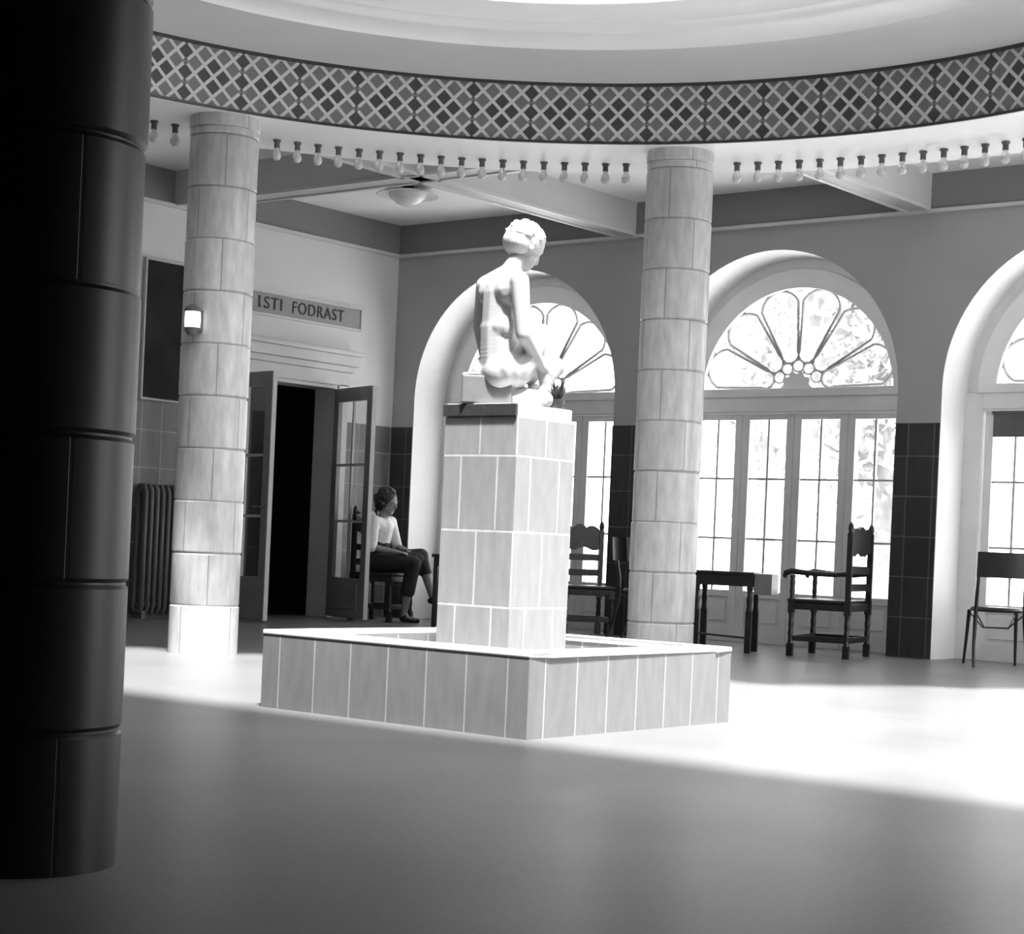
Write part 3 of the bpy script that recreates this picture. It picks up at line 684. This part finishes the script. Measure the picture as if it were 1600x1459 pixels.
# ------------------------------------------------------------------ furniture
def turned(p0, p1, r, beads=5):
    p0, p1 = Vector(p0), Vector(p1); N = beads*6; pts = [p0.lerp(p1, k/N) for k in range(N+1)]
    return pts, [r*(.82 + .18*abs(math.cos(PI*beads*k/N))) for k in range(N+1)]
def carved_chair(label, loc, rz, arms=True, group=None, W=.52, D=.48, SH=.43, BH=1.02, name=None):
    """faces +X in its own frame"""
    t = thing(name or ('carved_armchair' if arms else 'carved_chair'), label, 'chair', loc, rz, group)
    l_ = .024; ah = .66
    for sx in (-1, 1):
        for sy in (-1, 1):
            x, y = sx*(D/2-l_), sy*(W/2-l_); hgt = (BH if sx < 0 else (ah if arms else SH-.02))
            b = MB(); b.box((x-l_, y-l_, 0), (x+l_, y+l_, .10)); pts, rs = turned((x, y, .10), (x, y, SH-.09), l_*.95, 3); b.tube(pts, rs, 10)
            b.box((x-l_, y-l_, SH-.09), (x+l_, y+l_, SH+.02 if (sx < 0 or arms) else SH-.02))
            if sx < 0:
                b.box((x-l_*.85, y-l_*.85, SH+.02), (x+l_*.85, y+l_*.85, BH-.03)); pts, rs = [(x, y, BH-.03), (x, y, BH), (x, y, BH+.03), (x, y, BH+.055)], [.018, .024, .02, .004]; b.tube(pts, rs, 10)
            elif arms:
                pts, rs = turned((x, y, SH+.02), (x, y, ah-.02), l_*.9, 3); b.tube(pts, rs, 10)
            b.build('leg', M['wood'], t, smooth=35)
    b = MB(); b.box((-D/2+.01, -W/2+.02, SH-.06), (D/2-.01, W/2-.02, SH)); b.box((-D/2+.03, -W/2+.0, SH), (D/2+.01, W/2-.0, SH+.025)); b.build('seat', M['leather'], t, bevel=.008)
    # scalloped crest rail
    N = 36; xb = -D/2+l_; b = MB(); zt = []
    for k in range(N+1):
        u = k/N; zt.append(BH-.04 + .035*abs(math.sin(PI*3*u))**.7 + .03*math.sin(PI*u))
    y0, y1 = -W/2+l_*1.6, W/2-l_*1.6
    for k in range(N):
        ya, yb = y0+(y1-y0)*k/N, y0+(y1-y0)*(k+1)/N; za, zb = zt[k], zt[k+1]; zl = BH-.20 + .015*math.sin(PI*(k+.5)/N*4)
        for X_, o_ in ((xb-.012, 1), (xb+.012, -1)):
            b.quad([(X_, ya, zl), (X_, yb, zl), (X_, yb, zb), (X_, ya, za)][::o_])
        b.quad([(xb-.012, ya, za), (xb+.012, ya, za), (xb+.012, yb, zb), (xb-.012, yb, zb)]); b.quad([(xb-.012, ya, zl), (xb-.012, yb, zl), (xb+.012, yb, zl), (xb+.012, ya, zl)])
    b.build('crest_rail', M['wood'], t, smooth=30)
    for z in (.70, .56) if BH > .9 else (.6,):
        MB().box((xb-.012, y0-.01, z-.03), (xb+.012, y1+.01, z+.03)).build('back_slat', M['wood'], t, bevel=.004)
    for (x0, y0_, x1, y1_) in ((-D/2+.01, -W/2+.012, D/2-.02, -W/2+.032), (-D/2+.01, W/2-.032, D/2-.02, W/2-.012), (D/2-.034, -W/2+.03, D/2-.014, W/2-.03), (-D/2+.014, -W/2+.03, -D/2+.034, W/2-.03)):
        MB().box((x0, y0_, .12), (x1, y1_, .165)).build('stretcher', M['wood'], t, bevel=.003)
    if arms:
        for sy in (-1, 1):
            y = sy*(W/2-l_); b = MB(); b.tube([(-D/2+l_, y, ah+.01), (-.1, y, ah-.005), (.1, y, ah), (D/2-.01, y, ah+.012), (D/2+.035, y, ah-.005), (D/2+.045, y, ah-.03), (D/2+.03, y, ah-.04)], [.02, .02, .022, .024, .024, .018, .012], 10)
            b.build('armrest', M['wood'], t, smooth=40)
    return t
RGT = Vector((ca, sa, 0)); FWD = Vector((-sa, ca, 0))
pc = atd(1298, 1022, 1); 
def ground(px, z):   # floor point at image column px and camera distance z
    r_ = ((px-800) - 0.0)/F*z
    # account for the roll lean below the horizon
    r_ += -(-CAMH)*0 ; q = RGT*(r_) + FWD*z; q.z = 0
    dxp = CAMH*F/z*ROLL; q -= RGT*(-dxp)*z/F*1.0
    return q
yaw_left = math.atan2(-RGT.y, -RGT.x)
carved_chair('dark carved armchair in front of the middle window, facing left', ground(1289, 14.8), yaw_left - .44, True, W=.68, D=.50)
carved_chair('dark carved chair partly hidden behind the pedestal by the first pier', ground(902, 16.75), math.atan2(-FWD.y, -FWD.x) + .25, False, W=.48, D=.44, SH=.42, BH=.98)

# low side table by the window
g0 = ground(1132, 14.9); t = thing('side_table', 'low dark side table standing left of the carved armchair', 'side table', g0, YAW - .3)
tw, td, thh = .275, .19, .64
MB().box((-tw, -td, thh-.02), (tw*.8, td, thh+.005)).build('table_top', M['wood'], t, bevel=.003)
MB().box((tw*.8, -td+.02, thh-.17), (tw*.8+.14, td-.02, thh-.005)).build('side_drawer', M['pale_wood'], t, bevel=.003)
MB().box((-tw+.02, -td+.015, thh-.11), (tw*.78, td-.015, thh-.02)).build('apron', M['wood'], t, bevel=.003)
for sx, sy in ((-1, -1), (-1, 1), (1, -1), (1, 1)):
    x = -tw+.035 if sx < 0 else tw*.78-.03; y = sy*(td-.035)
    b = MB(); b.box((x-.024, y-.024, 0), (x+.024, y+.024, .33)); pts, rs = turned((x, y, .33), (x, y, thh-.12), .023, 2); b.tube(pts, rs, 10); b.box((x-.022, y-.022, thh-.14), (x+.022, y+.022, thh-.02)); b.build('leg', M['wood'], t, smooth=35)
MB().tube([(-tw+.035, -td+.035, .14), (tw*.78-.03, -td+.035, .12)], .009, 8).build('stretcher', M['wood'], t)

def bentwood(label, loc, rz):
    """faces +X; curved legs, low dark back pad"""
    t = thing('curved_leg_chair', label, 'chair', loc, rz)
    for sy in (-1, 1):
        b = MB(); b.tube([(-.30, sy*.20, 0), (-.235, sy*.195, .16), (-.195, sy*.185, .36), (-.20, sy*.18, .55), (-.235, sy*.175, .74), (-.25, sy*.175, .86)], [.011, .013, .016, .015, .013, .011], 10); b.build('leg', M['wood'], t, smooth=50)
        b = MB(); b.tube([(.24, sy*.20, 0), (.205, sy*.19, .2), (.17, sy*.18, .43)], [.010, .013, .016], 10); b.build('leg', M['wood'], t, smooth=50)
    b = MB(); b.lathe([(0, .425), (.19, .425), (.205, .44), (.19, .46), (0, .465)], (-.01, 0, 0), 32); b.build('seat', M['leather'], t, smooth=40)
    b = MB(); N = 10
    for k in range(N):
        y0, y1 = -.195+.39*k/N, -.195+.39*(k+1)/N; x0, x1 = [-.225-.035*(1-(y/.195)**2) for y in (y0, y1)]
        b.quad([(x0, y0, .69), (x1, y1, .69), (x1-.015, y1, .885), (x0-.015, y0, .885)]); b.quad([(x0-.03, y0, .69), (x0-.045, y0, .885), (x1-.045, y1, .885), (x1-.03, y1, .69)])
        b.quad([(x0-.015, y0, .885), (x1-.015, y1, .885), (x1-.045, y1, .885), (x0-.045, y0, .885)]); b.quad([(x0, y0, .69), (x0-.03, y0, .69), (x1-.03, y1, .69), (x1, y1, .69)])
    for y in (-.195, .195):
        x0 = -.225; b.quad([(x0, y, .69), (x0-.015, y, .885), (x0-.045, y, .885), (x0-.03, y, .69)])
    b.build('back_pad', M['leather'], t, smooth=40)
    b = MB(); b.tube([(.16, -.17, .40), (.0, -.10, .30), (0, .10, .30), (.16, .17, .40)], .006, 8); b.tube([(-.18, -.17, .40), (-.02, -.09, .30), (-.02, .09, .30), (-.18, .17, .40)], .006, 8); b.build('brace', M['wood'], t, smooth=50)
    return t
bentwood('dark chair with thin curved legs and low back pad at the right edge', ground(1548, 14.35), math.atan2(FWD.y, FWD.x) - .1)
bentwood('curved-leg dark chair mostly hidden behind the grey column', ground(1003, 15.6), math.atan2(RGT.y, RGT.x) + .25)

# ------------------------------------------------------------------ person seated in the corner
ZPz = 17.7
def Q(px, py, dz=0.): return atd(px, py, ZPz + dz)
gp = ground(598, ZPz); head_fwd = math.atan2(RGT.y, RGT.x) - math.radians(25)
carved_chair('dark high-backed chair in the corner with the person on it', gp + RGT*-.06 + Vector((0, 0, 0)), head_fwd, False, W=.46, D=.46, SH=.44, BH=1.04)
ph = thing('person', 'person with dark curly hair, light blouse and dark skirt seated by the doorway', 'person', (gp.x, gp.y, 0), head_fwd)
SHh = .465
hipsP = Vector((-.13, 0, SHh+.11)); waP = Vector((-.12, 0, SHh+.27)); chP = Vector((-.10, 0, SHh+.42)); nkP = Vector((-.08, 0, SHh+.56)); hdP = Vector((-.05, 0, SHh+.675))
kneeR, kneeL = Vector((.30, -.07, SHh+.10)), Vector((.31, .06, SHh+.17))
ankR, ankL = Vector((.24, -.10, .085)), Vector((.47, .02, .27))
shR, shL = Vector((-.09, -.165, SHh+.49)), Vector((-.09, .165, SHh+.49))
elR, elL = Vector((-.07, -.23, SHh+.24)), Vector((-.04, .22, SHh+.25))
wrR, wrL = Vector((.14, -.10, SHh+.20)), Vector((.16, .07, SHh+.22))
caps = [(nkP - Vector((0, 0, .04)), .048, nkP, .045), (nkP, .045, hdP, .045), (hipsP, .12, waP, .10), (waP, .10, chP, .11), (chP, .10, nkP-Vector((0,0,.04)), .055), (chP, .09, shR, .048), (chP, .09, shL, .048),
        (shR, .047, elR, .036), (elR, .036, wrR, .024), (shL, .047, elL, .036), (elL, .036, wrL, .024),
        (hipsP + Vector((0, -.07, -.02)), .09, kneeR, .058), (kneeR, .055, kneeR.lerp(ankR, .35), .054), (kneeR.lerp(ankR, .35), .053, ankR, .034),
        (hipsP + Vector((0, .07, -.01)), .09, kneeL, .058), (kneeL, .055, kneeL.lerp(ankL, .35), .052), (kneeL.lerp(ankL, .35), .052, ankL, .034),
        (ankR, .034, ankR + Vector((.03, 0, -.04)), .034), (ankR + Vector((.0, 0, -.045)), .034, ankR + Vector((.15, -.01, -.055)), .025), (ankL, .034, ankL + Vector((.14, 0, -.05)), .025)]
caps += hand(wrR, (.9, .35, -.1), (0, 1, 0), (0, 0, 1), 1, 1., .4) + hand(wrL, (.8, -.5, -.1), (0, 1, 0), (0, 0, 1), -1, 1., .4)
HQ = Matrix.Rotation(math.radians(12), 3, 'Y')
def pq(v): return hdP + HQ @ Vector(v)
ells = [(pq((0, 0, .02)), (.098, .076, .10), HQ), (pq((.03, 0, -.05)), (.062, .058, .062), HQ), (pq((.06, 0, -.09)), (.028, .03, .024), HQ), (pq((.102, 0, -.018)), (.017, .012, .024), HQ),
        (pq((.088, 0, -.06)), (.012, .022, .009), HQ), (pq((.088, 0, .02)), (.014, .05, .010), HQ), (pq((0, .076, -.015)), (.02, .011, .03), HQ), (pq((0, -.076, -.015)), (.02, .011, .03), HQ)]
capsules('body', caps, ells, M['skin'], ph, .009, 3)
g_ = .010
capsules('blouse', [(waP, .10+g_, chP, .11+g_), (chP, .10+g_, nkP-Vector((0, 0, .075)), .06+g_), (chP, .09+g_, shR, .05+g_), (chP, .09+g_, shL, .05+g_), (shR, .05+g_, elR, .044+g_), (shL, .05+g_, elL, .044+g_)], [], M['blouse'], ph, .010, 3)
capsules('skirt', [(hipsP + Vector((0, 0, -.01)), .12+g_, waP - Vector((0, 0, -.01)), .104+g_), (hipsP + Vector((0, -.07, -.02)), .09+g_*1.5, kneeR, .07+g_), (hipsP + Vector((0, .07, -.01)), .09+g_*1.5, kneeL, .07+g_),
         (hipsP + Vector((.06, 0, 0)), .10, kneeR.lerp(kneeL, .5), .075), (kneeR, .075, kneeR.lerp(ankR, .55), .07), (kneeL, .07, kneeL.lerp(ankL, .4), .062), (kneeR.lerp(kneeL, .5), .06, (kneeR.lerp(ankR, .5)), .06)], [], M['dress'], ph, .010, 3)
hells = [(pq((-.018, 0, .035)), (.107, .092, .105), HQ), (pq((-.05, 0, -.03)), (.065, .088, .075), HQ)]
for k in range(120):
    a_ = hr.uniform(0, 2*PI); e_ = hr.uniform(-.7, 1.5); v = Vector((math.cos(a_)*math.cos(e_), math.sin(a_)*math.cos(e_), math.sin(e_)))
    if v.x > .35 and v.z < .6: continue
    hells.append((pq((-.02 + .107*v.x, .094*v.y, .03 + .106*v.z)), (.02, .02, .018), HQ))
capsules('hair', [], hells, M['hair'], ph, .008, 1)
for a_, s_ in ((ankR, 'r'), (ankL, 'l')):
    capsules('shoe', [(a_ + Vector((.0, 0, -.048)), .036, a_ + Vector((.155, -.008 if s_ == 'r' else 0, -.058)), .026), (a_ + Vector((-.012, 0, -.05)), .033, a_ + Vector((.02, 0, -.03)), .036)], [], M['shoe'], ph, .008, 3)

# small table right of the person, mostly hidden by the pedestal
g0 = ground(708, 17.0); t = thing('small_table', 'small dark table between the seated person and the pedestal', 'side table', g0, YAW)
MB().box((-.25, -.2, .64), (.25, .2, .67)).build('table_top', M['wood'], t, bevel=.004)
MB().box((-.23, -.18, .56), (.23, .18, .64)).build('apron', M['wood'], t, bevel=.003)
for sx in (-1, 1):
    for sy in (-1, 1):
        MB().box((sx*.21-.02, sy*.16-.02, 0), (sx*.21+.02, sy*.16+.02, .58)).build('leg', M['wood'], t, bevel=.003)

# ------------------------------------------------------------------ left wall: sign, painting, radiator
t = thing('sign', 'long grey lettered sign board above the doorway', 'sign', (XL, 12.19, 2.94))
b = MB(); b.box((0, -1.09, -.095), (.02, 1.09, .095)); b.build('board', M['sign'], t)
b = MB(); b.box((0, -1.11, .095), (.032, 1.11, .115)); b.box((0, -1.11, -.115), (.032, 1.11, -.095)); b.box((0, 1.09, -.095), (.032, 1.11, .095)); b.box((0, -1.11, -.095), (.032, -1.09, .095)); b.build('border', M['casing'], t)
def lettering(txt, y0, y1, parent, zc=-.0):
    cu = bpy.data.curves.new('lettering', 'FONT'); cu.body = txt; cu.size = .16; cu.extrude = .004; cu.align_y = 'CENTER'; cu.space_character = 1.15
    o = bpy.data.objects.new('lettering', cu); sc.collection.objects.link(o); bpy.context.view_layer.update()
    me = bpy.data.meshes.new_from_object(o.evaluated_get(bpy.context.evaluated_depsgraph_get())); bpy.data.objects.remove(o)
    xs = [v.co.x for v in me.vertices]; k = (y1-y0)/(max(xs)-min(xs)); x0 = min(xs)
    for v in me.vertices: v.co.x = (v.co.x - x0)*k
    me.materials.clear(); me.materials.append(M['sign_text']); me.name = 'lettering'
    o = bpy.data.objects.new('lettering', me); sc.collection.objects.link(o); o.parent = parent
    o.location = (.024, y0, zc); o.rotation_euler = (PI/2, 0, PI/2); return o
lettering('1STI', 11.90-12.19, 12.20-12.19, t); lettering('FODRAST', 12.34-12.19, 13.04-12.19, t)

t = thing('painting', 'tall dark framed painting hanging left of the pale column', 'painting', (XL+.012, 10.78, 2.53))
b = MB(); b.box((0, -.235, -.605), (.02, .235, .605)); b.build('canvas', M['canvas'], t)
b = MB(); W_, H_ = .25, .62
b.box((0, -W_, H_-.018), (.035, W_, H_)); b.box((0, -W_, -H_), (.035, W_, -H_+.018)); b.box((0, -W_, -H_+.018), (.035, -W_+.018, H_-.018)); b.box((0, W_-.018, -H_+.018), (.035, W_, H_-.018)); b.build('picture_frame', M['frame_gilt'], t, bevel=.003)
t = thing('radiator', 'dark tall column radiator under the painting at the left wall', 'radiator', (XL+.03, 10.79, 0))
for k in range(9):
    y = -.26 + .065*k; b = MB()
    b.tube([(.035, y, .10), (.035, y, 1.1), (.06, y, 1.16), (.12, y, 1.16), (.145, y, 1.1), (.145, y, .10), (.12, y, .06), (.06, y, .06)], .020, 8, closed=True); b.build('radiator_section', M['radiator'], t, smooth=50)
for z in (.12, 1.10): MB().tube([(.09, -.28, z), (.09, .28, z)], .018, 10).build('header_pipe', M['radiator'], t, smooth=50)
for y in (-.24, .24): MB().box((.03, y-.02, 0), (.15, y+.02, .07)).build('foot', M['radiator'], t)

# ------------------------------------------------------------------ garden outside the windows
struct(MB().box((-45, YB+WT+.02, -.25), (20, 60, -.06)).build('ground', M['outside_ground']))
def tree(x, y, h, r, seed, label):
    rr = random.Random(seed); t = thing('tree', label, 'tree', (x, y, -.06), 0)
    b = MB(); b.tube([(0, 0, 0), (.05, .02, h*.3), (-.05, 0, h*.6), (.02, 0, h*.9)], [.16, .13, .10, .04], 10)
    for k in range(7):
        a_ = rr.uniform(0, 2*PI); z0 = h*rr.uniform(.35, .75); q = Vector((math.cos(a_), math.sin(a_), .6))*r*.6; b.tube([(0, 0, z0), q*.5 + Vector((0, 0, z0)), q + Vector((0, 0, z0))], [.06, .04, .015], 6)
    b.build('trunk', M['bark'], t, smooth=50)
    b = MB()
    for k in range(1500):
        v = Vector((rr.gauss(0, .5), rr.gauss(0, .5), rr.gauss(0, .42))); v *= min(1, 1.15/max(v.length, .01))
        c_ = Vector((v.x*r, v.y*r, h*.68 + v.z*h*.4)); a1 = Vector((rr.gauss(0, 1), rr.gauss(0, 1), rr.gauss(0, 1))).normalized(); a2 = a1.orthogonal().normalized(); s_ = rr.uniform(.05, .13)
        b.quad([c_-a1*s_, c_-a2*s_*.5, c_+a1*s_, c_+a2*s_*.5])
    b.build('crown', M['foliage'], t)
tree(-17.5, 20.0, 5.2, 1.7, 1, 'slender garden tree outside the left window')
tree(-13.4, 22.5, 5.8, 1.7, 2, 'leafy garden tree seen through the left half of the middle window')
tree(-9.8, 19.0, 4.6, 1.2, 3, 'leafy garden tree seen through the right half of the middle window')
tree(-6.6, 19.5, 5.0, 1.6, 4, 'garden tree outside the window at the right edge')
